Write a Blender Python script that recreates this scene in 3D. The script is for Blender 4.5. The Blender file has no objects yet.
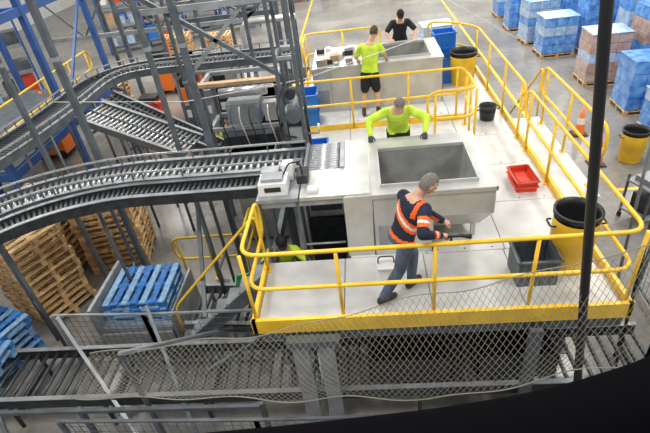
import bpy, bmesh, math, random
from mathutils import Matrix, Vector, noise
random.seed(7)
V=Vector
scene=bpy.context.scene
COL=bpy.context.collection
try: scene.view_settings.view_transform='Standard'
except: pass
# ---------------- materials ----------------
def mat(name,c,rough=.5,metal=0.,var=0.,scale=6.,bump=0.,emit=0.,c2=None,spec=None,coat=0.):
    m=bpy.data.materials.new(name);m.use_nodes=True
    nt=m.node_tree;b=nt.nodes["Principled BSDF"]
    b.inputs["Base Color"].default_value=(*c,1);b.inputs["Roughness"].default_value=rough;b.inputs["Metallic"].default_value=metal
    if coat: b.inputs["Coat Weight"].default_value=coat
    if spec is not None: b.inputs["Specular IOR Level"].default_value=spec
    if emit:
        b.inputs["Emission Color"].default_value=(*c,1);b.inputs["Emission Strength"].default_value=emit
    if var or c2:
        tc=nt.nodes.new("ShaderNodeTexCoord");n=nt.nodes.new("ShaderNodeTexNoise");n.inputs["Scale"].default_value=scale;n.inputs["Detail"].default_value=6
        nt.links.new(tc.outputs["Object"],n.inputs["Vector"])
        r=nt.nodes.new("ShaderNodeValToRGB")
        a=c2 if c2 else tuple(max(0,x*(1-var)) for x in c)
        d=c if c2 else tuple(min(1,x*(1+var*.6)) for x in c)
        r.color_ramp.elements[0].color=(*a,1);r.color_ramp.elements[1].color=(*d,1)
        r.color_ramp.elements[0].position=.35;r.color_ramp.elements[1].position=.65
        nt.links.new(n.outputs["Fac"],r.inputs["Fac"]);nt.links.new(r.outputs["Color"],b.inputs["Base Color"])
        if bump:
            bp=nt.nodes.new("ShaderNodeBump");bp.inputs["Strength"].default_value=bump;bp.inputs["Distance"].default_value=.02
            nt.links.new(n.outputs["Fac"],bp.inputs["Height"]);nt.links.new(bp.outputs["Normal"],b.inputs["Normal"])
    return m
YEL=mat("safety_yellow_paint",(.92,.57,.03),.4,var=.12,scale=5)
STEEL=mat("stainless_steel",(.56,.56,.54),.33,.45,var=.14,scale=3)
STEELD=mat("steel_inner_shaded",(.34,.345,.33),.4,.4,var=.2,scale=4)  # darker copy of the stainless; hopper's inner shade put into the colour
DECK=mat("deck_plate",(.64,.64,.63),.45,.1,var=.1,scale=4)
GREY=mat("grey_painted_steel",(.12,.14,.16),.5,.3,var=.25,scale=5)
LGREY=mat("light_grey_steel",(.32,.34,.36),.45,.3,var=.2,scale=5)
DARK=mat("dark_machinery",(.03,.035,.04),.5,.2,var=.4,scale=8)
BLACK=mat("black_rubber",(.012,.013,.015),.45)
PARA=mat("matte_black_trim",(.003,.003,.004),1.0,spec=.02)
ROLL=mat("roller_steel",(.5,.52,.54),.3,.6)
ROLLD=mat("roller_dark",(.09,.1,.11),.4,.4)
WOOD=mat("pallet_wood",(.6,.37,.16),.75,var=.3,scale=9)
WOOD2=mat("pallet_wood_light",(.74,.5,.25),.75,var=.3,scale=9)
WOODB=mat("blue_pallet_paint",(.03,.17,.52),.6,var=.35,scale=12)
WOODBL=mat("pale_blue_pallet_paint",(.22,.4,.62),.65,var=.3,scale=12)  # paler blue for alternate top boards, base boards and every third pallet
BLUE=mat("blue_structural_paint",(.03,.10,.32),.45,var=.2,scale=5)
BLUEP=mat("blue_plastic",(.02,.19,.66),.4)
GREEN=mat("green_plastic",(.05,.42,.16),.4)
RED=mat("red_plastic",(.72,.06,.03),.4,var=.15,scale=6)
ORANGE=mat("orange_plastic",(.95,.22,.03),.45)
WHITE=mat("white_plastic",(.8,.8,.8),.4)
CARD=mat("cardboard",(.5,.34,.2),.8,var=.2,scale=5)
WRAPB=mat("wrapped_blue_packs",(.04,.21,.68),.25,c2=(.2,.44,.82),scale=5,bump=.4,coat=.5)
WRAPW=mat("wrapped_white_packs",(.55,.66,.8),.3,c2=(.25,.45,.74),scale=5,bump=.4,coat=.4)
WRAPR=mat("wrapped_brown_packs",(.45,.26,.2),.35,c2=(.55,.44,.4),scale=5,bump=.4,coat=.4)
SKIN=mat("skin",(.62,.36,.25),.55,var=.08,scale=12)
HIVIS=mat("hi_vis_lime_cloth",(.6,.84,.06),.8,var=.14,scale=10,bump=.3)
NAVY=mat("navy_jacket_cloth",(.012,.018,.045),.85,var=.3,scale=10,bump=.3)
HVO=mat("hi_vis_orange_band",(.95,.14,.02),.7)
REFL=mat("reflective_tape",(.8,.8,.78),.4)
JEAN=mat("jeans_cloth",(.085,.12,.19),.85,var=.25,scale=12,bump=.3)
BLK=mat("black_cloth",(.015,.016,.02),.85,var=.3,scale=10)
SHOE=mat("work_boot",(.05,.035,.025),.6)
HAIR=mat("brown_hair",(.07,.045,.03),.8,var=.4,scale=60)
HAIRG=mat("grey_hair",(.2,.17,.15),.8,var=.35,scale=60)
EYEW=mat("eye_white",(.8,.8,.8),.3);EYED=mat("eye_iris",(.03,.02,.015),.3);LIP=mat("lips",(.45,.16,.13),.5)
GLOVE=mat("dark_glove",(.04,.045,.05),.7)
LAMP=mat("lamp_emitter",(1,.97,.92),.5,emit=6)
NETM=mat("net_cord",(.27,.255,.21),.7)
def floor_mat():
    m=bpy.data.materials.new("polished_concrete");m.use_nodes=True;nt=m.node_tree;b=nt.nodes["Principled BSDF"]
    tc=nt.nodes.new("ShaderNodeTexCoord")
    n1=nt.nodes.new("ShaderNodeTexNoise");n1.inputs["Scale"].default_value=.35;n1.inputs["Detail"].default_value=8
    n2=nt.nodes.new("ShaderNodeTexNoise");n2.inputs["Scale"].default_value=6;n2.inputs["Detail"].default_value=8
    mx=nt.nodes.new("ShaderNodeMath");mx.operation='MULTIPLY_ADD';mx.inputs[1].default_value=.35
    for n in (n1,n2): nt.links.new(tc.outputs["Object"],n.inputs["Vector"])
    nt.links.new(n2.outputs["Fac"],mx.inputs[0]);nt.links.new(n1.outputs["Fac"],mx.inputs[2])
    r=nt.nodes.new("ShaderNodeValToRGB");r.color_ramp.elements[0].position=.45;r.color_ramp.elements[1].position=.9
    r.color_ramp.elements[0].color=(.15,.148,.14,1);r.color_ramp.elements[1].color=(.36,.335,.30,1)
    nt.links.new(mx.outputs[0],r.inputs["Fac"]);nt.links.new(r.outputs["Color"],b.inputs["Base Color"])
    r2=nt.nodes.new("ShaderNodeMapRange");r2.inputs[3].default_value=.12;r2.inputs[4].default_value=.4
    nt.links.new(n1.outputs["Fac"],r2.inputs[0]);nt.links.new(r2.outputs[0],b.inputs["Roughness"])
    return m
FLOOR=floor_mat()
WALL=mat("wall_paint",(.72,.72,.7),.8,var=.06,scale=1)
# ---------------- mesh builder ----------------
class MB:
    def __init__(s,name): s.name=name;s.bm=bmesh.new();s.mats=[]
    def mi(s,m):
        if m not in s.mats: s.mats.append(m)
        return s.mats.index(m)
    def box(s,lo,hi,m,M=None):
        i=s.mi(m);c=[(lo[k]+hi[k])/2 for k in range(3)];d=[abs(hi[k]-lo[k]) for k in range(3)]
        r=bmesh.ops.create_cube(s.bm,size=1)
        fs=set()
        for v in r['verts']:
            v.co=V((c[0]+v.co.x*d[0],c[1]+v.co.y*d[1],c[2]+v.co.z*d[2]))
            if M is not None: v.co=M@v.co
            fs.update(v.link_faces)
        for f in fs: f.material_index=i
    def bar(s,a,b,w,h,m,up=V((0,0,1))):
        a=V(a);b=V(b);t=(b-a).normalized();x=t.cross(up)
        if x.length<1e-3: x=t.cross(V((0,1,0)))
        x.normalize();y=x.cross(t);i=s.mi(m)
        vs=[s.bm.verts.new(p+x*sx*w/2+y*sy*h/2) for p in (a,b) for sx,sy in((-1,-1),(1,-1),(1,1),(-1,1))]
        for q in ((0,1,2,3),(7,6,5,4),(0,4,5,1),(1,5,6,2),(2,6,7,3),(3,7,4,0)):
            f=s.bm.faces.new([vs[k] for k in q]);f.material_index=i
    def tube(s,pts,r,m,seg=8,closed=False,sq=None,cap=True):
        pts=[V(p) for p in pts];n=len(pts);i=s.mi(m)
        rr=r if isinstance(r,(list,tuple)) else [r]*n
        T=[]
        for k in range(n):
            if closed: t=pts[(k+1)%n]-pts[k-1]
            else: t=pts[min(k+1,n-1)]-pts[max(k-1,0)]
            T.append(t.normalized())
        up=V((0,0,1)) if abs(T[0].z)<.9 else V((0,1,0))
        N=(up-T[0]*up.dot(T[0])).normalized();rings=[]
        for k in range(n):
            N=(N-T[k]*N.dot(T[k]))
            if N.length<1e-5: N=V((1,0,0))-T[k]*T[k].x
            N.normalize();B=T[k].cross(N)
            rings.append([s.bm.verts.new(pts[k]+(N*math.cos(a)*(sq or 1)+B*math.sin(a))*rr[k]) for a in [2*math.pi*j/seg for j in range(seg)]])
        for k in range(n if closed else n-1):
            A=rings[k];C=rings[(k+1)%n]
            for j in range(seg):
                f=s.bm.faces.new((A[j],A[(j+1)%seg],C[(j+1)%seg],C[j]));f.material_index=i;f.smooth=True
        if not closed and cap:
            f=s.bm.faces.new(rings[0][::-1]);f.material_index=i
            f=s.bm.faces.new(rings[-1]);f.material_index=i
    def rings(s,R,m,smooth=True,cap=True):
        i=s.mi(m);rv=[[s.bm.verts.new(p) for p in ring] for ring in R];n=len(rv[0])
        for A,C in zip(rv,rv[1:]):
            for j in range(n):
                f=s.bm.faces.new((A[j],A[(j+1)%n],C[(j+1)%n],C[j]));f.material_index=i;f.smooth=smooth
        if cap:
            f=s.bm.faces.new(rv[0][::-1]);f.material_index=i
            f=s.bm.faces.new(rv[-1]);f.material_index=i
    def lathe(s,c,prof,m,seg=24,cap=False):
        c=V(c);s.rings([[c+V((r*math.cos(2*math.pi*j/seg),r*math.sin(2*math.pi*j/seg),z)) for j in range(seg)] for r,z in prof],m,cap=cap)
    def ball(s,c,rad,m,M=None,seg=16,fn=None):
        i=s.mi(m);r=bmesh.ops.create_uvsphere(s.bm,u_segments=seg,v_segments=max(6,seg*2//3),radius=1)
        rad=rad if isinstance(rad,(tuple,list)) else (rad,)*3;fs=set()
        for v in r['verts']:
            p=V((v.co.x*rad[0],v.co.y*rad[1],v.co.z*rad[2]))
            if fn: p=fn(p)
            if M is not None: p=M@p
            v.co=V(c)+p;fs.update(v.link_faces)
        for f in fs: f.material_index=i;f.smooth=True
        return r['verts']
    def quad(s,ps,m):
        f=s.bm.faces.new([s.bm.verts.new(V(p)) for p in ps]);f.material_index=s.mi(m)
    def done(s,parent=None,bevel=0,fixn=True):
        if fixn: bmesh.ops.recalc_face_normals(s.bm,faces=s.bm.faces)
        me=bpy.data.meshes.new(s.name);s.bm.to_mesh(me);s.bm.free()
        for m in s.mats: me.materials.append(m)
        o=bpy.data.objects.new(s.name,me);COL.objects.link(o)
        if parent: o.parent=parent
        if bevel:
            b=o.modifiers.new("bevel",'BEVEL');b.width=bevel;b.segments=2;b.limit_method='ANGLE'
        return o
def fillet(pts,rad,n=5,closed=False):
    pts=[V(p) for p in pts];out=[];N=len(pts)
    for k,p in enumerate(pts):
        if not closed and k in(0,N-1): out.append(p);continue
        a=pts[k-1];b=pts[(k+1)%N];da=a-p;db=b-p
        if da.normalized().dot(db.normalized())<-.999: out.append(p);continue
        r=min(rad,da.length*.48,db.length*.48)
        A=p+da.normalized()*r;B=p+db.normalized()*r
        for j in range(n+1):
            t=j/n;out.append(A*(1-t)**2+p*2*t*(1-t)+B*t*t)
    return out
def along(pts,sp):
    out=[]
    for a,b in zip(pts,pts[1:]):
        a=V(a);b=V(b);L=(b-a).length;n=max(1,round(L/sp))
        for k in range(n): out.append(a.lerp(b,k/n))
    out.append(V(pts[-1]));return out
def railing(name,xy,z0,toe=True,sp=1.2,h=1.07,m=YEL,rad=.22):
    b=MB(name);z1=z0+h;z2=z0+h*.52
    top=[V((p[0],p[1],z1)) for p in xy];mid=[V((p[0],p[1],z2)) for p in xy]
    b.tube(fillet(top+mid[::-1],rad,5,True),.025,m,8,closed=True)
    Pp=along([(p[0],p[1],z0) for p in xy],sp)
    for k,p in enumerate(Pp):
        if k==0: p=p.lerp(Pp[1],.16)
        elif k==len(Pp)-1: p=p.lerp(Pp[-2],.16)
        b.tube([p,p+V((0,0,h))],.023,m,8)
        b.box((p.x-.05,p.y-.05,z0),(p.x+.05,p.y+.05,z0+.012),m)
    if toe:
        for a,c in zip(xy,xy[1:]): b.bar((a[0],a[1],z0+.06),(c[0],c[1],z0+.06),.012,.12,m)
    return b.done()
# ---------------- room ----------------
b=MB("floor");b.box((-24,-6,-.2),(26,46,0),FLOOR);b.done()
b=MB("wall_back");b.box((-24,46,0),(26,46.2,11),WALL)
for k in range(11): b.box((-23.5+k*4.8,45.9,0),(-23.3+k*4.8,46,11),LGREY)
b.done()
b=MB("wall_left");b.box((-24.2,-6,0),(-24,46,11),WALL);b.done()
b=MB("wall_right");b.box((26,-6,0),(26.2,46,11),WALL);b.done()
for y in (2,11,20,30,40):
    b=MB("roof_truss");b.box((-24,y-.08,10.4),(26,y+.08,10.55),GREY);b.box((-24,y-.08,10.9),(26,y+.08,11.0),GREY)
    for k in range(25): b.bar((-24+k*2,y,10.5),(-23+k*2,y,10.95),.05,.05,GREY);b.bar((-23+k*2,y,10.95),(-22+k*2,y,10.5),.05,.05,GREY)
    b.done()
b=MB("floor_marking_line");b.box((4.6,8,0),(4.7,34,.004),YEL);b.box((5.4,9.2,0),(12,9.3,.004),YEL);b.box((-3,17,0),(-2.9,40,.004),YEL);b.done()
# ---------------- platform ----------------
P=2.0
b=MB("platform_deck")
def tiles(x0,x1,y0,y1,sx=1.2,sy=1.2):
    nx=max(1,round((x1-x0)/sx));ny=max(1,round((y1-y0)/sy));dx=(x1-x0)/nx;dy=(y1-y0)/ny
    for i in range(nx):
        for j in range(ny):
            b.box((x0+i*dx+.006,y0+j*dy+.006,P-.03),(x0+(i+1)*dx-.006,y0+(j+1)*dy-.006,P),DECK)
            for q in (.15,.5,.85):
                b.box((x0+(i+q)*dx-.012,y0+j*dy+.05,P),(x0+(i+q)*dx+.012,y0+j*dy+.074,P+.003),GREY)
    b.box((x0,y0,P-.09),(x1,y1,P-.035),GREY)
tiles(-1.5,2.78,3.98,5.12);tiles(-.35,2.78,5.12,13.0);tiles(-1.5,-.35,6.75,13.0)
for y in (4.0,8.5,12.98): b.box((-1.5,y-.03,P-.3),(2.78,y+.03,P-.09),GREY)
for x in (-1.5,-.37,1.2,2.76): b.box((x-.04,4,P-.3),(x+.04,13,P-.09),GREY)
for x in (-1.47,.6,2.7):
    for y in (5.05,7,10,12.9):
        b.box((x-.06,y-.06,0),(x+.06,y+.06,P-.1),GREY);b.box((x-.13,y-.13,0),(x+.13,y+.13,.015),GREY)
b.box((-1.56,3.93,P-.12),(2.84,3.98,P+.1),YEL)
b.box((2.78,3.93,P-.1),(2.83,13.0,P+.1),YEL)
b.box((-1.55,3.93,P-.12),(-1.5,5.1,P+.1),YEL)
b.done()
railing("guard_railing",[(-1.5,5.15),(-1.5,4.0),(2.76,4.0),(2.76,8.0)],P,False)
railing("guard_railing",[(2.76,8.1),(2.76,12.0),(2.3,12.6),(1.7,12.9)],P,False)
railing("guard_railing",[(-1.45,12.0),(-1.45,12.95),(.5,12.95)],P,True)
railing("guard_railing",[(-1.4,8.7),(-1.4,9.3),(2.0,9.3)],P,True,sp=1.0)
railing("guard_railing",[(1.1,8.2),(1.95,8.2),(1.95,9.1)],P,False,sp=.6)
railing("guard_railing",[(3.35,6.3),(3.35,9.0)],P,False,sp=1.3)
b=MB("platform_stair_landing");b.box((2.84,6.2,P-.06),(3.4,9.1,P),DECK)
for y in (6.3,9.0): b.box((3.3,y-.04,0),(3.38,y+.04,P-.05),YEL)
for k in range(8):
    z=P-.22*(k+1);b.box((2.86,9.1+k*.24,z-.03),(3.36,9.38+k*.24,z),LGREY)
b.bar((2.86,9.1,P-.15),(2.86,11.1,.1),.03,.2,YEL);b.bar((3.38,9.1,P-.15),(3.38,11.1,.1),.03,.2,YEL)
b.tube(fillet([(3.38,9.15,P+.0),(3.38,9.15,P+1.0),(3.38,11.1,1.05),(3.38,11.1,.1)],.2),.022,YEL)
b.done()
# ---------------- stainless hopper machines ----------------
def hopper(name,x0,x1,y0,y1,ix0,ix1,iy0,iy1,zt=3.0,zb=P,depth=.74,split=None):
    b=MB(name)
    for lo,hi in (((x0,y0),(x1,iy0)),((x0,iy1),(x1,y1)),((x0,iy0),(ix0,iy1)),((ix1,iy0),(x1,iy1))):
        b.box((lo[0],lo[1],zt-.03),(hi[0],hi[1],zt),STEEL)
    for a,c in (((ix0,iy0),(ix1,iy0)),((ix1,iy0),(ix1,iy1)),((ix1,iy1),(ix0,iy1)),((ix0,iy1),(ix0,iy0))):
        b.bar((a[0],a[1],zt+.015),(c[0],c[1],zt+.015),.02,.05,STEEL)
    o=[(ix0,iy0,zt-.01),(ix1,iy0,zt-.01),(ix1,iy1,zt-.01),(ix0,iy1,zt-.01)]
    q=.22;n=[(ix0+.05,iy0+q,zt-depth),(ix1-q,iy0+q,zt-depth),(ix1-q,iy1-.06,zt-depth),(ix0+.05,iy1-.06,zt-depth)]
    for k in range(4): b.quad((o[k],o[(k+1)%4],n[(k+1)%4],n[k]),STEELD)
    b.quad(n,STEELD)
    g=.01;xs=split or x1
    b.box((x0,y0,zb),(xs,y0+g,zt-.03),STEEL);b.box((x0,y1-g,zb),(x1,y1,zt-.03),STEEL)
    b.box((x0,y0,zb),(x0+g,y1,zt-.03),STEEL)
    if split:
        zl=zb+.22;zm=zt-.4
        b.quad([(xs,y0,zt-.03),(x1,y0,zt-.03),(x1,y0,zm),(xs,y0,zm)],STEEL)
        b.quad([(xs,y0,zm),(x1,y0,zm),(x1-.1,y0+.3,zl),(xs,y0+.3,zl)],STEEL)
        b.quad([(x1,y0,zt-.03),(x1,y1,zt-.03),(x1,y1,zm),(x1,y0,zm)],STEEL)
        b.quad([(x1,y0,zm),(x1,y1,zm),(x1-.1,y1,zl),(x1-.1,y0+.3,zl)],STEEL)
        b.box((xs-g,y0,zb),(xs,y1,zb+.2),STEEL);b.quad([(xs,y0,zt-.05),(xs,y0,zb),(xs,y0+.3,zb),(xs,y0+.3,zl),(xs,y0,zm)],STEEL)
        b.quad([(xs,y0+.3,zl),(x1-.1,y0+.3,zl),(x1-.1,y1,zl),(xs,y1,zl)],STEELD)
        for yy in (y0+.32,y1-.1): b.box((x1-.2,yy,zb),(x1-.14,yy+.06,zl+.02),STEEL)
    else: b.box((x1-g,y0,zb),(x1,y1,zt-.03),STEEL)
    b.box((x0+.376,y0-.004,zb+.05),(x0+.384,y0,zt-.07),GREY)
    b.box((x0-.02,y0-.015,zt-.06),(x1+.02,y0,zt),STEEL);b.box((x1,y0-.015,zt-.06),(x1+.015,y1,zt),STEEL)
    b.box((x0+.06,y0-.006,zb+.12),(x0+.32,y0,zb+.5),LGREY)
    return b.done(fixn=False)
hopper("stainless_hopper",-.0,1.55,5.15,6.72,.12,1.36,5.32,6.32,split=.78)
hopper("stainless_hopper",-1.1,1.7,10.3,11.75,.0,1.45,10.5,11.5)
b=MB("roller_table")
b.box((-.94,5.2,2.95),(-.02,5.9,3.0),STEEL);b.box((-1.52,5.2,2.95),(-.96,5.86,3.0),LGREY)
b.box((-.36,5.9,2.95),(-.02,6.72,3.0),STEEL);b.box((-.42,5.9,2.9),(-.36,6.72,3.03),LGREY);b.box((-.94,5.9,2.9),(-.9,6.72,3.03),LGREY)
for k in range(11): b.tube([(-.9,5.95+k*.074,2.98),(-.42,5.95+k*.074,2.98)],.026,ROLL,10)
b.box((-.35,5.16,P),(-.01,5.2,2.98),STEEL);b.box((-.37,5.16,P),(-.35,6.7,2.95),STEEL)
for x,y in ((-1.48,5.24),(-.98,5.24),(-1.48,5.8),(-.4,6.66),(-.9,6.66)): b.box((x-.022,y-.022,P-.1),(x+.022,y+.022,2.95),GREY)
b.box((-1.5,5.22,2.86),(-.36,5.26,2.95),LGREY);b.box((-.95,6.66,P),(-.38,6.7,2.9),DARK)
b.box((-.92,5.9,2.3),(-.45,6.6,2.75),DARK);b.tube([(-.96,5.24,2.2),(-.4,5.24,2.2)],.015,LGREY)
b.done()
b=MB("case_printer_unit")
b.box((-1.48,5.3,3.0),(-1.1,5.6,3.18),WHITE);b.box((-1.44,5.34,3.18),(-1.15,5.54,3.23),LGREY);b.box((-1.4,5.29,3.06),(-1.18,5.3,3.13),DARK)
b.box((-1.0,5.55,3.0),(-.85,5.82,3.12),DARK);b.tube(fillet([(-1.15,5.5,3.2),(-1.05,5.5,3.38),(-.92,5.6,3.3),(-.92,5.65,3.1)],.1),.012,BLACK)
b.box((-.84,5.3,3.0),(-.7,5.42,3.05),WHITE);b.box((-1.5,5.66,3.0),(-1.25,5.84,3.16),LGREY);b.box((-1.2,5.68,3.0),(-1.05,5.84,3.24),WHITE)
b.done(bevel=.008)
b=MB("label_applicator_machine")
for x,y in ((-.97,6.85),(-1.25,6.85),(-.97,7.35),(-1.25,7.35)): b.box((x-.025,y-.025,P),(x+.025,y+.025,5.6),GREY)
for z in (3.4,4.3,5.5):
    b.box((-1.27,6.83,z),(-.95,6.87,z+.05),LGREY);b.box((-1.27,7.33,z),(-.95,7.37,z+.05),LGREY);b.box((-1.27,6.85,z),(-1.23,7.35,z+.05),LGREY)
b.box((-1.22,6.87,2.6),(-.98,7.3,3.3),DARK);b.box((-1.2,6.8,3.0),(-1.0,6.87,3.25),LGREY)
b.tube([(-1.1,6.8,3.45),(-1.1,7.3,3.45)],.12,GREY,20);b.tube([(-1.1,6.78,3.8),(-1.1,6.95,3.8)],.08,DARK,20)
b.tube([(-.97,6.9,3.1),(-.75,6.9,3.1),(-.75,6.9,3.25)],.02,ROLL)
b.tube(fillet([(-1.2,6.8,3.9),(-1.3,6.6,3.7),(-1.3,6.7,3.2),(-1.1,6.8,3.1)],.1),.012,BLACK,6)
b.done()
# ---------------- conveyors ----------------
def conveyor(name,pts,w,rollm=ROLL,side=LGREY,rs=.11,legs=True,rad=.9,legsp=1.5,n=8,divider=True,hh=.16,guard=0):
    b=MB(name);c=fillet(pts,rad,n);L=[];R=[]
    for k,p in enumerate(c):
        t=(c[min(k+1,len(c)-1)]-c[max(k-1,0)]);t.z=0;t.normalize();s=V((t.y,-t.x,0));L.append(p-s*w/2);R.append(p+s*w/2)
    for E in (L,R):
        for p,q in zip(E,E[1:]):
            b.bar(p-V((0,0,.03)),q-V((0,0,.03)),.035,hh,side)
            b.bar(p+V((0,0,hh/2-.02)),q+V((0,0,hh/2-.02)),.07,.012,LGREY)
            if guard: b.bar(p+V((0,0,hh/2+guard)),q+V((0,0,hh/2+guard)),.015,.03,STEEL)
        if guard:
            for k in range(0,len(E)-1):
                m_=max(1,int((E[k+1]-E[k]).length/.5))
                for j in range(m_):
                    p=E[k].lerp(E[k+1],j/m_);b.box((p.x-.01,p.y-.01,p.z),(p.x+.01,p.y+.01,p.z+hh/2+guard),GREY)
    if divider:
        for p,q in zip(c,c[1:]): b.bar(p,q,.03,.08,side)
    for (p,q,l0,l1,r0,r1) in zip(c,c[1:],L,L[1:],R,R[1:]):
        sl=(q-p).length;k=max(1,int(round(sl/rs)))
        for j in range(k):
            t=(j+.5)/k;b.tube([l0.lerp(l1,t),r0.lerp(r1,t)],.028,rollm,6)
    if legs:
        last=-9;tot=0
        for k in range(len(c)-1):
            sl=(c[k+1]-c[k]).length;m=max(1,int(sl/.25))
            for j in range(m):
                tot+=sl/m
                if tot-last>legsp:
                    last=tot;t=(j+.5)/m;l=L[k].lerp(L[k+1],t);r=R[k].lerp(R[k+1],t)
                    for e in (l,r): b.tube([e-V((0,0,.1)),V((e.x,e.y,0))],.03,side,6)
                    b.bar(l-V((0,0,.35)),r-V((0,0,.35)),.04,.05,side)
                    zc=l.z*.35;b.bar((l.x,l.y,zc),(r.x,r.y,zc),.03,.04,side)
    return b.done()
conveyor("curved_roller_conveyor",[(-.96,6.4,2.9),(-4.1,6.4,2.9),(-5.45,5.85,2.9),(-6.4,4.4,2.9),(-6.5,2.5,2.9)],.58,ROLL,GREY,guard=.1,rad=1.2)
conveyor("curved_belt_conveyor",[(-1.6,5.88,2.86),(-3.95,5.88,2.86),(-5.1,5.36,2.86),(-5.9,4.2,2.86),(-5.95,2.5,2.86)],.36,ROLLD,DARK,rad=1.1,legs=False,divider=False,rs=.08,hh=.16)
conveyor("curved_roller_conveyor",[(-1.6,12.15,2.9),(-6.55,12.15,2.9),(-6.55,9.2,2.9),(-6.9,6.9,2.9),(-7.8,4.6,2.9)],.8,ROLLD,GREY,guard=.1,rad=1.6)
conveyor("inclined_roller_conveyor",[(-6.05,9.75,2.75),(-3.7,9.1,2.0)],.85,ROLL,GREY,legsp=1.0)
conveyor("inclined_roller_conveyor",[(-6.05,10.7,2.7),(-3.5,10.2,1.4)],.5,ROLLD,GREY,legsp=1.2)
conveyor("pallet_roller_conveyor",[(-7.2,4.4,.62),(3.6,4.4,.62)],.9,ROLLD,DARK,rs=.16,legsp=1.3,divider=False,hh=.2)
conveyor("pallet_roller_conveyor",[(-3.2,5.8,.55),(-1.8,5.7,.55)],.9,ROLLD,GREY,rs=.16,legsp=1.2,divider=False,hh=.2)
conveyor("pallet_roller_conveyor",[(-2.5,13.4,.6),(-2.4,18,.6)],.9,ROLLD,GREY,rs=.16,legsp=1.3,divider=False,hh=.2)
def posts(name,L,m=GREY,r=.035,zt=7.2):
    for x,y in L:
        b=MB(name);b.box((x-r,y-r,0),(x+r,y+r,zt),m);b.box((x-.12,y-.12,0),(x+.12,y+.12,.02),m)
        for z in (2.6,4.6): b.box((x-r-.01,y-r-.01,z),(x+r+.01,y+r+.01,z+.06),LGREY)
        b.done()
posts("steel_support_post",[(-3.07,6.92),(-5.35,6.9)]);posts("steel_support_post",[(-4.48,6.92),(-2.55,6.95)],r=.045)
posts("steel_support_post",[(-2.6,11.5),(-4.4,11.45),(-1.9,12.9),(-5.2,12.9)],r=.04)
b=MB("overhead_brace_frame")
b.bar((-2.55,7.1,4.2),(-1.0,7.1,5.6),.05,.06,LGREY);b.bar((-1.25,7.1,4.0),(-3.07,7.1,5.3),.05,.06,GREY)
b.bar((-3.07,7.02,5.1),(-1.0,7.02,5.1),.05,.08,LGREY);b.bar((-2.6,11.57,3.9),(-1.25,11.57,5.0),.06,.06,GREY);b.bar((-4.4,11.57,4.0),(-1.9,11.57,4.0),.06,.1,GREY)
b.bar((-4.4,11.57,4.0),(-2.6,11.57,5.2),.05,.05,GREY);b.bar((-4.4,11.57,5.2),(-2.6,11.57,4.0),.05,.05,GREY)
b.done()
b=MB("leaning_black_pole");b.tube([(2.43,3.63,0),(1.70,3.63,5.44),(1.45,3.63,7.3)],.045,BLACK,12);b.done()
b=MB("grey_conduit_pole");b.tube([(4.05,6.2,0),(4.2,7.0,6.5)],.025,LGREY,10);b.tube([(3.3,4.5,0),(3.6,5.5,4.5)],.022,BLACK,8);b.done()
b=MB("curved_balcony_parapet")
b.tube(fillet([(2.6,3.0,4.6),(2.15,2.0,4.6),(1.36,1.26,4.6),(1.04,1.115,4.6),(.595,.985,4.6),(.15,.925,4.6),(-.33,.88,4.6),(-.825,.845,4.6),(-1.6,.80,4.6),(-3,.78,4.6)],.3,4),.16,PARA,20)
b.box((2.5,2.9,0),(2.7,3.1,4.6),PARA);b.box((-3,.72,0),(-2.88,.84,4.6),PARA)
b.done()
# ---------------- pallets ----------------
def add_pallet(b,M,m,m2=None,w=1.2,d=1.0):
    m2=m2 or m
    for k in range(7):
        x=-w/2+k*(w-.1)/6;b.box((x,-d/2,.12),(x+.1,d/2,.14),m if k%2 else m2,M)
    for y in (-d/2,-.045,d/2-.09):
        b.box((-w/2,y,.1),(w/2,y+.09,.12),m,M);b.box((-w/2,y,0),(w/2,y+.09,.02),m2,M)
        for x in (-w/2,-.06,w/2-.12): b.box((x,y,.02),(x+.12,y+.09,.1),m,M)
def pallet_stack(name,x,y,z,n,rot,m,m2=None,jit=.03,w=1.2,d=1.0):
    b=MB(name)
    for k in range(n):
        M=Matrix.Translation((x+random.uniform(-jit,jit),y+random.uniform(-jit,jit),z+k*.142))@Matrix.Rotation(math.radians(rot+random.uniform(-2,2)),4,'Z')
        add_pallet(b,M,m if k%3 else (m2 or m),m2,w,d)
    return b.done()
pallet_stack("wooden_pallet_stack",-5.5,8.05,0,12,12,WOOD,WOOD2)
pallet_stack("wooden_pallet_stack",-6.9,8.1,0,12,-6,WOOD,WOOD2)
pallet_stack("wooden_pallet_stack",-6.4,6.6,0,13,-28,WOOD,WOOD2)
pallet_stack("blue_pallet_stack",-4.0,5.85,.66,3,0,WOODB,WOODBL,.015,1.05,.95)
pallet_stack("blue_pallet_stack",-6.75,5.25,0,6,-20,WOODB,WOODBL)
pallet_stack("blue_pallet_stack",-8.0,5.3,0,8,-15,WOODB,GREY)
pallet_stack("blue_pallet_stack",-6.3,4.4,.72,2,0,WOODB,WOODBL,w=1.0,d=.8)
pallet_stack("wooden_pallet_stack",-8.6,23.0,0,8,10,WOOD,WOOD2)
pallet_stack("wooden_pallet_stack",-6.8,23.6,0,6,0,WOOD2,WOOD2)
pallet_stack("wooden_pallet_stack",-9.6,17.2,0,7,0,WOOD,WOOD2)
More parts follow.
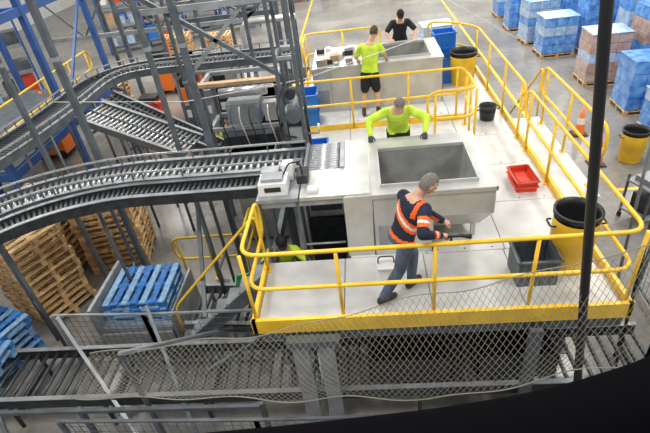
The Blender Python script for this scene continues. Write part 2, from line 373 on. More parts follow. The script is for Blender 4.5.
def load(name,x,y,h,m,rot=0,m2=None):
    b=MB(name);M=Matrix.Translation((x,y,0))@Matrix.Rotation(math.radians(rot),4,'Z');add_pallet(b,M,WOOD,WOOD2)
    nz=max(3,int(h/.32));dz=(h-.15)/nz
    for k in range(nz):
        j=random.uniform(-.015,.015)
        for i in range(3):
            for q in range(2):
                x0=-.58+i*.387;y0=-.48+q*.48
                b.box((x0+.006+j,y0+.006,.15+k*dz),(x0+.381+j,y0+.474,.15+(k+1)*dz-.012),(m2 if (m2 and k%3==2) else m),M)
    b.box((-.6,-.5,.15+nz*dz),(.6,.5,.165+nz*dz),m2 or m,M)
    return b.done(bevel=.02)
for (x,y,h,m,m2) in [(7.75,11.75,1.1,WRAPB,WRAPW),(7.7,13.3,1.5,WRAPB,WRAPB),(7.5,15.6,1.6,WRAPR,WRAPW),(9.1,12.2,2.6,WRAPB,WRAPW),(9.1,13.8,2.9,WRAPB,WRAPB),(9.0,15.6,2.2,WRAPR,WRAPB),
    (7.1,18.6,1.4,WRAPB,WRAPW),(8.5,18.6,1.9,WRAPB,WRAPB),(7.0,20.3,1.6,WRAPW,WRAPB),(8.5,20.5,2.0,WRAPB,WRAPW),(10.0,18.8,2.2,WRAPB,WRAPB),(6.9,22.3,1.6,WRAPB,WRAPB),(8.4,22.6,2.0,WRAPW,WRAPB),(10.3,22,2.2,WRAPB,WRAPW),(10.5,13.2,3.1,WRAPB,WRAPW),(10.5,15.6,2.8,WRAPW,WRAPB),(7.0,24.6,1.6,WRAPB,WRAPW),(9.0,25,1.8,WRAPB,WRAPB),(9.2,17.1,2.4,WRAPW,WRAPB),(10.7,17.2,2.6,WRAPB,WRAPB),(12.0,15.5,3,WRAPB,WRAPB),(11.8,19.5,2.6,WRAPR,WRAPW)]:
    load("shrink_wrapped_pallet_load",x,y,h,m,random.uniform(-4,4),m2)
load("shrink_wrapped_pallet_load",2.9,19.5,1.3,WRAPW,5,WRAPW)
# ---------------- bins / small things ----------------
def barrel(name,x,y,z,r=.28,h=.9,m=YEL,band=BLACK):
    b=MB(name)
    b.lathe((x,y,z),[(0,.0),(r*.85,0),(r*.88,.02),(r*.96,h*.5),(r*.99,h*.51),(r*1.0,h-.1)],m)
    b.lathe((x,y,z),[(r,h-.06),(r*1.04,h-.06),(r*1.06,h-.02),(r*1.06,h),(r*.96,h),(r*.93,h-.1),(r*.82,.15),(0,.15)],band)
    for s in (-1,1): b.tube(fillet([(x+s*r*1.0,y-.08,z+h*.8),(x+s*(r+.06),y-.08,z+h*.8),(x+s*(r+.06),y+.08,z+h*.8),(x+s*r*1.0,y+.08,z+h*.8)],.03),.012,band,6)
    return b.done()
barrel("yellow_waste_barrel",2.4,4.75,P,.26,.85)
barrel("yellow_waste_barrel",2.33,11.35,P,.3,.75)
barrel("yellow_waste_barrel",6.2,10.5,0,.28,.8)
barrel("yellow_waste_barrel",7.3,10.1,0,.26,.8)
barrel("black_bucket",2.42,9.2,P,.16,.3,DARK,DARK)
def crate(name,x,y,z,w,d,h,m,rot=0,slots=True):
    b=MB(name);M=Matrix.Translation((x,y,z))@Matrix.Rotation(math.radians(rot),4,'Z');t=.012
    b.box((-w/2,-d/2,0),(w/2,d/2,t),m,M)
    for sx in (-1,1):
        b.box((sx*w/2-t/2,-d/2,0),(sx*w/2+t/2,d/2,h),m,M);b.box((-w/2,sx*d/2-t/2,0),(w/2,sx*d/2+t/2,h),m,M)
        b.box((sx*(w/2+.01)-.02,-d/2-.02,h-.03),(sx*(w/2+.01)+.02,d/2+.02,h),m,M);b.box((-w/2,sx*(d/2+.01)-.02,h-.03),(w/2,sx*(d/2+.01)+.02,h),m,M)
        if slots:
            for k in range(6):
                q=-w/2+(k+.5)*w/6;b.box((q-.008,sx*d/2-.02,.03),(q+.008,sx*d/2+.02,h-.04),m,M)
    return b.done()
crate("red_plastic_basket",2.4,6.7,P,.3,.5,.1,RED)
crate("red_plastic_basket",2.4,6.7,P+.09,.29,.49,.1,RED,3)
crate("dark_mesh_basket",1.92,4.6,P,.46,.42,.4,GREY)
crate("blue_storage_tote",-1.2,9.85,P,.36,.5,.35,BLUEP,4,False)
crate("blue_storage_tote",-1.2,9.85,P+.34,.36,.5,.35,BLUEP,2,False)
for k in range(3): crate("blue_storage_tote",1.98,12.1,P+k*.34,.5,.42,.35,BLUEP,k*2,True)
for k in range(2): crate("blue_storage_tote",2.0,11.1+.4,P+k*.3,.3,.3,.31,BLUEP,0,True)
crate("blue_storage_tote",-.95,8.3,P,.35,.3,.25,BLUEP,0,False)
crate("green_storage_tote",-2.15,5.35+.5,1.55-.85,.4,.4,.3,GREEN,10,False)
b=MB("handheld_scanner");b.tube([(.76,4.03,3.14),(.9,4.02,3.15),(1.0,4.02,3.13)],[.014,.018,.03],BLACK,10);b.tube([(.8,4.03,3.14),(.8,4.03,3.03)],.014,BLACK,8);b.done()
b=MB("red_machine_cart")
b.box((-7.3,14.2,.25),(-6.5,14.9,1.15),RED);b.box((-7.2,14.3,1.15),(-6.6,14.8,1.3),DARK);b.box((-7.35,14.1,.2),(-6.45,15,.26),DARK)
for x in (-7.25,-6.55):
    for y in (14.25,14.85): b.tube([(x-.03,y,.1),(x+.03,y,.1)],.1,BLACK,14)
b.tube(fillet([(-7.2,14.2,1.1),(-7.2,13.95,1.3),(-6.6,13.95,1.3),(-6.6,14.2,1.1)],.08),.02,DARK)
b.done(bevel=.02)
b=MB("utility_cart")
M=Matrix.Translation((5.5,8.2,0))@Matrix.Rotation(math.radians(20),4,'Z')
for z in (.2,.85): b.box((-.45,-.3,z),(.45,.3,z+.04),LGREY,M)
for x in (-.42,.42):
    for y in (-.27,.27): b.box((x-.02,y-.02,.1),(x+.02,y+.02,1.0),GREY,M);b.box((x-.02,y-.04,0),(x+.02,y+.04,.1),BLACK,M)
b.box((-.35,-.2,.89),(.1,.2,1.0),LGREY,M);b.box((.15,-.2,.89),(.38,.15,1.0),CARD,M);b.box((-.3,-.2,.24),(.3,.2,.6),DARK,M);b.done(bevel=.008)
def cone(x,y):
    b=MB("traffic_cone");b.box((x-.18,y-.18,0),(x+.18,y+.18,.03),BLACK)
    b.lathe((x,y,.03),[(.14,0),(.1,.28)],ORANGE);b.lathe((x,y,.03),[(.1,.28),(.07,.45)],WHITE);b.lathe((x,y,.03),[(.07,.45),(.025,.72),(0,.72)],ORANGE);b.done()
for p in ((5.4,10.4),(-5.8,13.5),(5.6,12.0),(-4.5,12.9)): cone(*p)
b=MB("tabletop_parts")
for k in range(16):
    x=random.uniform(-1.0,-.15);y=random.uniform(10.45,11.6);w=random.uniform(.04,.1);b.box((x-w,y-w,3.0),(x+w,y+w,3.0+random.uniform(.04,.14)),random.choice([WHITE,DARK,CARD,STEELD]))
b.done(bevel=.006)
b=MB("tool_pouch_box");b.box((.02,4.55,P),(.22,4.73,P+.26),WHITE);b.box((.0,4.53,P+.26),(.24,4.75,P+.29),WHITE);b.tube(fillet([(.02,4.64,P+.29),(.02,4.64,P+.4),(.22,4.64,P+.4),(.22,4.64,P+.29)],.06),.01,DARK,6);b.done(bevel=.01)
def cabinet(name,x,y,z,w,d,h,m):
    b=MB(name);b.box((x-w/2,y-d/2,z+.08),(x+w/2,y+d/2,z+h),m);b.box((x-w/2+.03,y-d/2-.012,z+.12),(x+w/2-.03,y-d/2,z+h-.05),m)
    b.box((x+w/2-.1,y-d/2-.035,z+h*.5),(x+w/2-.07,y-d/2-.01,z+h*.65),DARK);b.box((x-w/4,y-d/2-.02,z+h*.7),(x+w/6,y-d/2-.011,z+h*.85),DARK)
    for sx in (-1,1):
        for sy in (-1,1): b.box((x+sx*(w/2-.06)-.03,y+sy*(d/2-.06)-.03,z),(x+sx*(w/2-.06)+.03,y+sy*(d/2-.06)+.03,z+.08),DARK)
    b.box((x-w/2-.01,y-d/2-.015,z+h-.02),(x+w/2+.01,y+d/2+.01,z+h),m);return b.done(bevel=.008)
cabinet("electrical_control_cabinet",-2.3,8.5,0,.9,.5,2.1,LGREY)
cabinet("electrical_control_cabinet",-2.25,10.85,0,1.1,.6,2.4,STEEL)
cabinet("electrical_control_cabinet",-5.6,16.5,0,1.2,.6,2.0,LGREY)
b=MB("carton_erecting_machine")
for x in (-3.3,-1.75):
    for y in (9.3,10.1): b.box((x-.04,y-.04,0),(x+.04,y+.04,3.2),GREY)
for z in (1.2,2.2,3.15):
    for y in (9.3,10.1): b.box((-3.3,y-.04,z),(-1.75,y+.04,z+.08),LGREY)
    for x in (-3.3,-1.75): b.box((x-.04,9.3,z),(x+.04,10.1,z+.08),LGREY)
b.box((-3.1,9.4,1.3),(-2.0,10.0,2.0),DARK);b.box((-2.9,9.35,2.3),(-2.2,9.9,2.75),LGREY);b.box((-2.12,9.4,2.3),(-1.85,9.6,2.7),STEEL)
b.box((-3.4,9.1,3.23),(-1.7,9.25,3.3),CARD);b.tube([(-3.0,9.5,2.95),(-2.0,9.5,2.95)],.1,ROLL,14)
for k in range(6): b.tube(fillet([(-3.0+k*.2,9.3,2.7),(-3.0+k*.2,9.15,2.5),(-2.9+k*.2,9.2,1.8)],.1),.012,[BLACK,BLUE,WHITE][k%3],6)
b.done()
b=MB("ducting_machine_cluster")
for k in range(5):
    x=-5.6+k*.5
    b.box((x,13.9+.2*(k%3),0),(x+.38,14.5+.15*(k%2),1.1+.35*(k%4)),[GREY,LGREY,DARK,STEEL][k%4])
    b.box((x+.05,13.88+.2*(k%3),.7),(x+.3,13.9+.2*(k%3),.95),WHITE)
b.tube(fillet([(-4.9,13.6,2.2),(-3.2,13.6,2.2),(-3.2,13.6,3.4),(-1.7,13.6,3.4)],.3),.09,STEEL,12)
b.tube(fillet([(-4.9,14,2.6),(-3.4,14,2.6),(-3.4,14,.2)],.3),.06,LGREY,12)
b.done(bevel=.01)
b=MB("overhead_gantry_structure")
for x in (-10,-7.5,-5,-2.5):
    for y in (15.5,19.5): b.box((x-.06,y-.06,0),(x+.06,y+.06,4.6),GREY)
for y in (15.5,19.5):
    for z in (3.0,4.5): b.box((-10,y-.05,z),(-2.5,y+.05,z+.12),LGREY)
    for k in range(6): b.bar((-10+k*1.25,y,3.06 if k%2 else 4.5),(-8.75+k*1.25,y,4.5 if k%2 else 3.06),.04,.05,GREY)
for x in (-10,-7.5,-5,-2.5): b.box((x-.05,15.5,4.5),(x+.05,19.5,4.62),GREY)
for k in range(5): b.tube([(-9.5+k*1.6,15.6,4.7),(-9.3+k*1.6,19.4,4.7)],.05,ROLL,8)
for k in range(4): b.box((-9.4+k*1.7,17,4.0),(-8.7+k*1.7,17.6,4.5),[ORANGE,LGREY,DARK,WHITE][k])
b.done()
b=MB("orange_floor_machine")
for x,y in ((-10.5,13.2),(-8.2,18.2),(-6.2,15.2)):
    b.box((x,y,.15),(x+1.0,y+.7,1.2),ORANGE);b.box((x+.1,y+.1,1.2),(x+.6,y+.6,1.7),DARK);b.tube([(x+.8,y+.35,1.2),(x+.8,y+.35,2.1)],.05,ORANGE)
    for q in (x+.15,x+.85): b.tube([(q,y-.02,.15),(q,y+.72,.15)],.15,BLACK,14)
b.done(bevel=.02)
def rack(name,x,y,nb,rot=0):
    b=MB(name);M=Matrix.Translation((x,y,0))@Matrix.Rotation(math.radians(rot),4,'Z')
    for k in range(nb+1):
        for yy in (0,.9): b.box((k*2.0-.04,yy-.04,0),(k*2.0+.04,yy+.04,3.4),BLUE,M)
    for z in (.3,1.3,2.3):
        for yy in (0,.9): b.box((0,yy-.03,z),(nb*2.0,yy+.03,z+.1),LGREY if z>1 else GREY,M)
        b.box((0,0,z+.1),(nb*2.0,.9,z+.12),LGREY,M)
        for k in range(nb*3):
            w=random.uniform(.35,.6);h=random.uniform(.3,.75);b.box((k*.66+.05,.1,z+.12),(k*.66+.05+w,.8,z+.12+h),random.choice([CARD,CARD,WHITE,GREY,WRAPW,DARK,BLUEP,RED]),M)
    b.done()
rack("storage_shelving_rack",-16.5,16.5,2,35);rack("storage_shelving_rack",-13,25,4,20);rack("storage_shelving_rack",-15,31,6,10);rack("storage_shelving_rack",-4.5,36,4,0)
b=MB("blue_steel_mezzanine")
for x in (-7.6,-10.5):
    for y in (8.6,11.2,14): b.box((x-.07,y-.07,0),(x+.07,y+.07,5.4),BLUE)
for z in (1.8,4.6):
    for x in (-7.6,-10.5): b.box((x-.06,8.6,z),(x+.06,14,z+.18),BLUE)
    for y in (8.6,11.2,14): b.box((-10.5,y-.06,z),(-7.6,y+.06,z+.18),BLUE)
b.box((-10.5,8.6,1.98),(-7.6,14,2.02),GREY)
b.bar((-7.6,11.2,2),(-7.6,14,4.6),.06,.06,BLUE)
b.done()
railing("guard_railing",[(-10.3,9.0),(-7.9,9.0),(-7.9,13.8)],2.02,True)
b=MB("access_stair")
for k in range(8): b.box((-1.8-k*.24,5.0,P-.24-.22*k),(-1.54-k*.24,5.35,P-.21-.22*k),LGREY)
for y in (5.0,5.37): b.bar((-1.56,y,P-.2),(-3.5,y,.08),.03,.2,GREY)
b.tube(fillet([(-1.62,5.37,P-.1),(-1.62,5.37,P+.7),(-3.3,5.37,.95),(-3.3,5.37,.1)],.2),.022,YEL)
b.done()
railing("guard_railing",[(-3.9,7.1),(-2.5,7.1),(-2.5,8.1)],.0,False,sp=.8)
b=MB("pallet_lift_table")
b.box((-4.6,5.25,.58),(-3.4,6.42,.66),LGREY);b.box((-4.6,5.2,.1),(-3.4,5.24,.58),STEEL);b.box((-3.38,5.25,.1),(-3.34,6.4,.9),LGREY)
b.box((-4.66,5.2,.58),(-4.6,6.45,1.15),LGREY)
b.bar((-4.6,5.3,.12),(-3.5,5.3,.55),.05,.06,DARK);b.bar((-4.6,5.3,.55),(-3.5,5.3,.12),.05,.06,DARK);b.box((-4.65,5.2,0),(-3.35,6.4,.08),GREY)
b.done()
def fence(name,pts,z0,z1,m=LGREY,cell=.12,wire=.003,fr=.05):
    b=MB(name)
    for a,c in zip(pts,pts[1:]):
        a=V((*a,0));c=V((*c,0));L=(c-a).length;n=max(1,round(L/1.3));
        for k in range(n+1):
            p=a.lerp(c,k/n);b.box((p.x-fr/2,p.y-fr/2,0),(p.x+fr/2,p.y+fr/2,z1),m)
        for z in (z0,z1): b.bar(a+V((0,0,z)),c+V((0,0,z)),fr*.7,fr*.7,m)
        k=0
        while k*cell<L:
            p=a.lerp(c,k*cell/L);b.bar(p+V((0,0,z0)),p+V((0,0,z1)),wire*2,wire*2,GREY);k+=1
        z=z0
        while z<z1: b.bar(a+V((0,0,z)),c+V((0,0,z)),wire*2,wire*2,GREY);z+=cell
    return b.done()
fence("mesh_guard_fence",[(-5.1,5.05),(-3.6,4.98),(-1.8,4.95)],.15,1.25,LGREY)
fence("mesh_guard_fence",[(-4.2,3.35),(-1.6,3.3),(3.8,3.3)],.1,1.05,GREY)
fence("mesh_guard_fence",[(2.95,3.4),(4.3,3.9),(4.4,6.2)],.1,1.9,GREY)
b=MB("bolted_plate_stanchion")
for x in (-1.1,-.78): b.box((x,3.8,0),(x+.2,3.85,1.85),LGREY)
b.box((-1.15,3.78,1.75),(-.5,3.9,1.86),GREY);b.box((1.7,3.8,0),(1.85,3.86,1.85),GREY);b.done()
b=MB("under_platform_drive_unit")
b.box((-.3,5.2,0),(.4,6.4,1.3),DARK);b.box((.8,5.2,0),(2.3,6.4,1.5),DARK);b.tube([(-.2,5.1,1.0),(.8,5.1,1.0)],.16,GREY,16);b.box((-1.1,6.6,0),(2.6,6.7,1.65),DARK)
b.tube(fillet([(.8,5.1,.9),(1.4,5.1,.9),(1.4,5.1,1.65)],.1),.04,LGREY,8);b.box((1.0,5.12,.4),(1.5,5.2,.9),GREY);b.box((1.8,5.12,.9),(2.1,5.2,1.3),LGREY);b.done(bevel=.015)
b=MB("black_pallet_crate")
for x0,w in ((-.2,1.1),(1.2,1.0)):
    b.box((x0,4.0,.74),(x0+w,4.8,.78),BLACK)
    for a,c in (((x0,4.0),(x0+w,4.03)),((x0,4.77),(x0+w,4.8)),((x0,4.0),(x0+.03,4.8)),((x0+w-.03,4.0),(x0+w,4.8))): b.box((a[0],a[1],.78),(c[0],c[1],1.15),BLACK)
b.done()
b=MB("machine_guard_frame")
b.bar((-4.9,4.9,1.35),(-3.3,3.4,.2),.05,.05,LGREY);b.bar((-4.9,4.9,1.35),(-4.9,4.9,0),.06,.06,LGREY);b.bar((-6.6,3.6,.9),(-1.6,3.55,.95),.05,.06,GREY)
b.bar((-3.5,5.0,1.4),(-2.6,3.5,.1),.05,.05,GREY);b.bar((-6.6,4.9,1.0),(-5.3,3.4,.2),.06,.06,GREY);b.bar((-2.9,6.5,2.1),(-2.6,4.9,1.2),.06,.06,GREY)
for x in (-6.6,-4.1,-1.6): b.bar((x,3.6,0),(x,3.6,.95),.06,.06,GREY)
b.bar((-3.2,3.7,1.9),(-2.4,5.2,.6),.05,.05,LGREY);b.bar((-2.2,3.7,1.5),(-1.7,5.2,.5),.05,.05,GREY)
b.bar((-3.2,3.7,1.9),(-3.2,3.7,0),.05,.05,GREY)
b.done()
def net():
    cu=bpy.data.curves.new("safety_net",'CURVE');cu.dimensions='3D';cu.bevel_depth=.0028;cu.bevel_resolution=0
    def S(u,v):
        x=-3.7+u*6.6
        def itp(L,x):
            for (a,p),(c,q) in zip(L,L[1:]):
                if x<=c: t=max(0,(x-a)/(c-a));t=t*t*(3-2*t)*.5+t*.5;return p+(q-p)*t
            return L[-1][1]
        zt=itp([(-3.7,1.78),(-1.56,1.98),(.77,2.55),(2.9,3.05)],x);zb=itp([(-3.7,1.6),(-1.6,1.45),(.48,1.35),(2.9,1.9)],x)
        z=zt+(zb-zt)*v+.03*math.sin(x*3.1+v*2)*v;y=3.82-.5*v-.12*math.sin(math.pi*v)+.03*math.sin(x*5+v*4);return (x,y,z)
    nu=90;nv=12
    for d in (1,-1):
        for k in range(-nv,nu+nv):
            pts=[]
            for j in range(nv+1):
                i=k+d*j
                if 0<=i<=nu: pts.append(S(i/nu,j/nv))
            if len(pts)>1:
                s=cu.splines.new('POLY');s.points.add(len(pts)-1)
                for p,q in zip(s.points,pts): p.co=(*q,1)
    for v in (0,1):
        s=cu.splines.new('POLY');s.points.add(nu)
        for i in range(nu+1): s.points[i].co=(*S(i/nu,v),1);s.points[i].radius=3
    cu.materials.append(NETM);o=bpy.data.objects.new("safety_net",cu);COL.objects.link(o)
net()
b=MB("overhead_cable")
b.tube([(-5,7.2,3.9),(-3,7.6,3.55),(-1,8,3.6),(1,8.3,4.0)],.006,WHITE,6);b.tube([(-2.5,13,4.6),(-1,12,4.3),(1,11,4.5),(2.8,9,3.6)],.006,WHITE,6);b.done()
# ---------------- people ----------------
def ik(a,c,l1,l2,hint):
    d=c-a;L=d.length
    if L>(l1+l2)*.995: c=a+d.normalized()*(l1+l2)*.995;d=c-a;L=d.length
    x=(l1*l1-l2*l2+L*L)/(2*L);h=math.sqrt(max(0,l1*l1-x*x));u=d.normalized();hh=hint-u*hint.dot(u);hh.normalize()
    return a+u*x+hh*h,c
def remesh_obj(b,name,vox,smooth=3,parent=None,mats=None,labelfn=None,floor_z=None):
    o=b.done();o.name=name+"_tmp"
    m=o.modifiers.new("r",'REMESH');m.mode='VOXEL';m.voxel_size=vox;m.use_smooth_shade=True
    s=o.modifiers.new("s",'SMOOTH');s.iterations=smooth;s.factor=.6
    dg=bpy.context.evaluated_depsgraph_get();me=bpy.data.meshes.new_from_object(o.evaluated_get(dg))
    bpy.data.objects.remove(o)
    me.name=name;n=bpy.data.objects.new(name,me);COL.objects.link(n)
    if parent: n.parent=parent
    me.materials.clear()
    for q in mats: me.materials.append(q)
    if labelfn:
        for p in me.polygons: p.material_index=labelfn(p.center);p.use_smooth=True
    if floor_z is not None:
        for v in me.vertices:
            if v.co.z<floor_z: v.co.z=floor_z
    return n
def hand(name,w,d,n,thumb,curl,parent,m):
    b=MB(name);w=V(w);d=d.normalized();n=(n-d*n.dot(d)).normalized();t=d.cross(n).normalized()
    if t.dot(thumb)<0: t=-t
    R=[]
    for L,wd,th in ((-.02,.028,.024),(.01,.03,.022),(.04,.040,.017),(.075,.043,.015),(.092,.041,.012)):
        R.append([w+d*L+t*math.cos(a)*wd+n*math.sin(a)*th for a in [2*math.pi*k/12 for k in range(12)]])
    b.rings(R,m)
    for k,(off,ln) in enumerate(((.031,.07),(.011,.08),(-.010,.074),(-.030,.058))):
        p=w+d*.082+t*off;pts=[p-d*.015];ang=0;q=p;pts.append(q)
        for s,fr in enumerate((.45,.32,.23)):
            ang+=math.radians(curl*(.7 if s==0 else 1));q=q+(d*math.cos(ang)+n*math.sin(ang))*ln*fr;pts.append(q)
        b.tube(pts,[.0095,.0095,.009,.0085,.007],m,8)
    p=w+d*.025+t*.028;q=p+(d*.6+t*.75+n*.25).normalized()*.04;r=q+(d*.85+t*.2+n*.45).normalized()*.032;e=r+(d*.9+n*.5).normalized()*.024
    b.tube([p-t*.015,p,q,r,e],[.013,.013,.0115,.010,.0075],m,8)
    return remesh_obj(b,name,.0045,smooth=1,parent=parent,mats=[m],labelfn=lambda c:0)
def person(name,hip,chest,head,fd,hd,wr,wl,ar,al,top=HIVIS,legm=BLK,sleeve=.72,shorts=False,hair=HAIR,cap=None,bands=False,glove=None,knee=None,elb=None,gr=25,floor_z=P,s=1.0,shoe=SHOE):
    E=bpy.data.objects.new(name,None);COL.objects.link(E)
    hip,chest,head,fd,wr,wl,ar,al=[V(q) for q in (hip,chest,head,fd,wr,wl,ar,al)]
    fd.z=0;fd.normalize();side=V((fd.y,-fd.x,0));knee=V(knee) if knee else fd
    b=MB("body");prims=[]
    def cap_(p,q,r0,r1,l,k=5):
        b.tube([p.lerp(q,j/k) for j in range(k+1)],[r0+(r1-r0)*j/k for j in range(k+1)],SKIN,14)
        b.ball(p,r0*.98,SKIN,seg=12);b.ball(q,r1*.98,SKIN,seg=12);prims.append((p,q,r0,r1,l))
    sp=(chest-hip);u=sp.normalized();dep=side.cross(u).normalized()
    R=[]
    for t,rx,ry in ((-.20,.07,.07),(-.14,.145,.105),(.0,.172,.125),(.12,.17,.12),(.32,.158,.115),(.55,.17,.125),(.78,.19,.13),(.95,.196,.114),(1.06,.15,.09),(1.14,.08,.07)):
        c=hip+sp*t;R.append([c+side*math.cos(a)*rx*s+dep*math.sin(a)*ry*s for a in [2*math.pi*k/20 for k in range(20)]])
    b.rings(R,SKIN)
    nk=chest+u*.05
    cap_(nk,head-(head-nk).normalized()*.06,.064,.055,'skin')
    for sg,w_,hn in ((1,wr,'r'),(-1,wl,'l')):
        sh=chest+side*sg*.175*s-u*.015
        hint=V(elb[0 if sg>0 else 1]) if elb else (side*sg*.6-V((0,0,1))*.7-fd*.3)
        e,w2=ik(sh,w_,.29*s,.26*s,hint)
        cut=sh.lerp(e,sleeve) if sleeve<=1 else e
        if sleeve<=1:
            cap_(sh,cut,.074,.068,'top');cap_(cut,e,.047,.043,'skin');cap_(e,e.lerp(w2,.35),.043,.043,'skin');cap_(e.lerp(w2,.35),w2,.043,.028,'skin')
        else:
            cap_(sh,e,.078,.06,'top');cap_(e,e.lerp(w2,.35),.06,.056,'top');cap_(e.lerp(w2,.35),w2.lerp(e,.04),.056,.042,'top')
        d=(w2-e).normalized();gm=glove or SKIN
        dd=(d*.6+fd*.4-V((0,0,.15)) if gr>50 else d+fd*.25-V((0,0,.1))).normalized()
        hand("hand_"+hn,w2,dd,V((0,0,-1))+fd*.05,-side*sg,gr,E,gm)
    for sg,a_ in ((1,ar),(-1,al)):
        h_=hip+side*sg*.092*s-V((0,0,.03));k_,a2=ik(h_,a_,.44*s,.43*s,knee)
        if shorts:
            c=h_.lerp(k_,.85);cap_(h_,c,.105,.10,'leg');cap_(h_.lerp(k_,.8),k_,.068,.058,'skin');cap_(k_,k_.lerp(a2,.35),.055,.06,'skin');cap_(k_.lerp(a2,.35),a2,.06,.036,'skin')
            cap_(a2.lerp(k_,.18),a2,.045,.045,'shoe')
        else:
            cap_(h_,k_,.104,.075,'leg');cap_(k_,k_.lerp(a2,.35),.073,.073,'leg');cap_(k_.lerp(a2,.35),a2+V((0,0,.0)),.073,.058,'leg')
        fo=(fd+side*sg*.15).normalized();g=V((a2.x,a2.y,floor_z+.05))
        cap_(g-fo*.05,g+fo*.15,.05,.045,'shoe');cap_(a2,g,.045,.05,'shoe')
    mats=[top,legm,SKIN,shoe,HVO,REFL];ix={'top':0,'leg':1,'skin':2,'shoe':3}
    def lab(c):
        best=9;l='top';bp=None
        for pr in prims:
            p,q,r0,r1,k=pr
            d=q-p;t=max(0,min(1,(c-p).dot(d)/max(1e-9,d.length_squared)));ds=(c-p-d*t).length-(r0+(r1-r0)*t)
            if ds<best: best=ds;l=k;bp=pr
        t=(c-hip).dot(sp)/sp.length_squared;x=(c-hip-sp*t).dot(side);y=(c-hip-sp*t).dot(dep)
        onarm=l=='top' and best<.006 and bp[4]=='top'
        if -.2<t<1.16 and abs(x)<.2*s and abs(y)<.15:
            if l in('top','leg') or (l=='skin' and t<1.04):
                if not(l=='top' and abs(x)>.19):
                    if not(l=='leg' and t<-.05): l='top' if t>.02 else 'leg'
        if l=='top' and bands:
            if onarm and (abs(x)>.15 or t<.5):
                p,q=bp[0],bp[1];d=q-p
                if d.length>.14:
                    tt=(c-p).dot(d)/d.length_squared
                    if .35<tt<.75: return 5 if .5<tt<.6 else 4
            elif t>-.05:
                tt=t+x*1.1
                if .48<tt<.74: return 5 if .57<tt<.65 else 4
                if .02<t<.12: return 4
                if t>.74 and .1<x<.15: return 4
        return ix[l]
    remesh_obj(b,"body",.016,smooth=4,parent=E,mats=mats,labelfn=lab,floor_z=floor_z)
    hd=V(hd).normalized();up=(u*.35+V((0,0,1))*.65);up=(up-hd*up.dot(hd)).normalized();rt=hd.cross(up).normalized()
    M=Matrix((( rt.x,hd.x,up.x),(rt.y,hd.y,up.y),(rt.z,hd.z,up.z))).to_3x3()
    H=MB("head")
    def fn(p):
        z=p.z/.12
        if z<0:
            p.x*=1-.28*z*z;p.y*=1-.1*z*z
            if p.y>0: p.y+=.012*(-z)
            elif z<-.4: p.y*=.8
        if p.y>.05 and abs(p.x)<.05 and -.1<z<.25: p.y-=.004
        if p.y>.06 and abs(p.x)<.016 and -.35<z<.15: p.y+=.012
        return p
    H.ball(head,(.078,.098,.12),SKIN,M,28,fn)
    def hp(x,y,z): return head+M@V((x,y,z))
    nose=[hp(0,.092,.02),hp(0,.106,-.005),hp(0,.118,-.03),hp(0,.100,-.038)];H.tube(nose,[.006,.010,.015,.012],SKIN,8)
    for sx in (-1,1):
        H.ball(hp(sx*.03,.084,.008),.0135,EYEW,M,10);H.ball(hp(sx*.03,.094,.008),.0065,EYED,M,8)
        H.ball(hp(sx*.03,.09,.028),(.02,.006,.004),hair,M,8)
        H.ball(hp(sx*.080,-.005,-.005),(.009,.02,.032),SKIN,M,10)
    H.ball(hp(0,.096,-.06),(.026,.008,.008),LIP,M,10)
    H.done(E)
    if hair:
        K=MB("hair");vs=K.ball(head,(.086,.106,.128),hair,M,28)
        Mi=M.transposed();dl=[]
        for v in vs:
            p=Mi@(v.co-head)
            if (p.y>.01 and p.z<.055+.25*max(0,p.y-.05)) or (p.z<-.0 and p.y>-.03) or p.z<-.065: dl.append(v)
        bmesh.ops.delete(K.bm,geom=dl,context='VERTS');K.done(E)
    if cap:
        K=MB("cap");vs=K.ball(head+M@V((0,0,.015)),(.09,.11,.125),cap,M,24);Mi=M.transposed()
        dl=[v for v in vs if (Mi@(v.co-head)).z<.035];bmesh.ops.delete(K.bm,geom=dl,context='VERTS')
        K.rings([[hp(.07*math.cos(a),.075+yy*math.sin(a)*1.0,zz) for a in [math.pi*k/10 for k in range(11)]] for yy,zz in((.0,.045),(.085,.035))],cap,cap=False)
        K.done(E)
    return E
person("worker_in_navy_jacket",(.30,4.34,2.93),(.45,4.34,3.41),(.60,4.33,3.62),(.82,.57,0),(.8,.3,-.5),(.70,4.07,3.13),(.82,4.42,3.02),(.06,4.24,2.1),(.42,4.5,2.1),
  top=NAVY,legm=JEAN,sleeve=2,hair=HAIRG,bands=True,gr=60)
person("worker_in_lime_shirt",(.5,7.25,2.92),(.48,6.95,3.33),(.5,6.77,3.5),(0,-1,0),(0,-.7,-.72),(.04,6.70,3.07),(.86,6.66,3.07),(.36,7.33,2.1),(.64,7.35,2.1),
  top=HIVIS,legm=BLK,sleeve=2,hair=HAIRG,glove=GLOVE,elb=[(-.8,.3,.1),(.8,.3,.1)])
person("worker_in_lime_shirt",(.13,9.9,2.96),(.17,9.93,3.48),(.27,9.99,3.73),(.1,1,0),(.2,.8,-.45),(.5,10.3,3.1),(-.1,10.3,3.1),(.27,9.88,2.1),(-.04,9.9,2.1),
  top=HIVIS,legm=BLK,sleeve=.75,shorts=True,hair=HAIR,elb=[(.8,-.3,-.5),(-.8,-.3,-.5)])
person("worker_in_black_shirt",(.95,12.3,2.93),(.95,12.05,3.36),(.95,11.9,3.55),(0,-1,0),(0,-.8,-.6),(.7,11.72,3.07),(1.25,11.72,3.07),(.82,12.35,2.1),(1.1,12.35,2.1),
  top=BLK,legm=BLK,sleeve=.75,hair=HAIR,cap=BLK,elb=[(-.8,.3,-.4),(.8,.3,-.4)])
b=MB("step_platform");b.box((-1.85,5.45,.4),(-1.1,6.1,.45),LGREY)
for x in (-1.8,-1.15):
    for y in (5.5,6.05): b.box((x-.03,y-.03,0),(x+.03,y+.03,.4),GREY)
b.done()
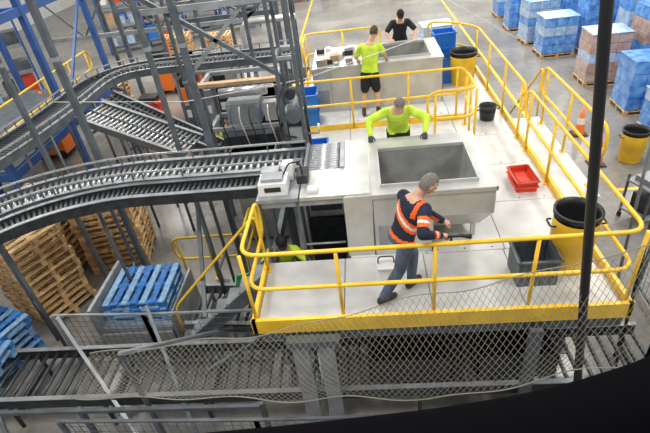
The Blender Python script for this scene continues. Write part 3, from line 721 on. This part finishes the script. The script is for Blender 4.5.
person("worker_in_lime_shirt",(-1.44,5.75,1.36),(-1.40,5.62,1.83),(-1.38,5.52,2.05),(0,-1,0),(.3,-.8,-.5),(-1.62,5.3,1.75),(-1.05,5.3,1.75),(-1.54,5.8,.55),(-1.3,5.8,.55),
  top=HIVIS,legm=JEAN,sleeve=.75,hair=HAIR,cap=BLK,floor_z=.45)
person("worker_in_lime_shirt",(-3.5,11.3,.93),(-3.5,11.25,1.43),(-3.5,11.2,1.65),(-.3,-1,0),(-.2,-.9,-.3),(-3.75,11.0,1.05),(-3.2,11.0,1.05),(-3.62,11.3,.1),(-3.38,11.3,.1),
  top=HIVIS,legm=JEAN,sleeve=.75,hair=HAIR,floor_z=0)
person("worker_in_lime_shirt",(-7.1,14.6-.9,.93),(-7.1,13.68,1.43),(-7.1,13.64,1.65),(.3,-1,0),(.2,-.9,-.3),(-7.3,13.3,1.15),(-6.8,13.4,1.05),(-7.22,13.7,.1),(-6.98,13.7,.1),
  top=HIVIS,legm=JEAN,sleeve=.75,hair=HAIR,floor_z=0)
# ---------------- lights ----------------
w=bpy.data.worlds.new("world");scene.world=w;w.use_nodes=True;bg=w.node_tree.nodes["Background"];bg.inputs[0].default_value=(.95,.97,1,1);bg.inputs[1].default_value=.44
for x in (-10,-2,6,14):
    for y in (2,11,20,30,40):
        b=MB("high_bay_lamp");b.box((x-.5,y-.9,9.0),(x+.5,y+.9,9.08),LGREY);b.box((x-.42,y-.8,8.97),(x+.42,y+.8,9.0),LAMP);b.tube([(x,y,9.08),(x,y,10.42)],.02,GREY,6);b.done()
        l=bpy.data.lights.new("high_bay_light",'AREA');l.shape='RECTANGLE';l.size=1.6;l.size_y=2.4;l.energy=345 if y<15 else 520;l.color=(1,.97,.9)
        o=bpy.data.objects.new("high_bay_light",l);o.location=(x,y,8.9);COL.objects.link(o)
# ---------------- camera ----------------
f=480.;th=math.radians(35);r=math.radians(8);yw=math.radians(7)
cam=bpy.data.cameras.new("camera");co=bpy.data.objects.new("camera",cam);COL.objects.link(co)
cam.sensor_width=36;cam.lens=f/650*36;cam.clip_start=.05
co.matrix_world=Matrix.Translation((0,0,6.35))@Matrix.Rotation(yw,4,'Z')@Matrix.Rotation(math.pi/2-th,4,'X')@Matrix.Rotation(-r,4,'Z')
scene.camera=co
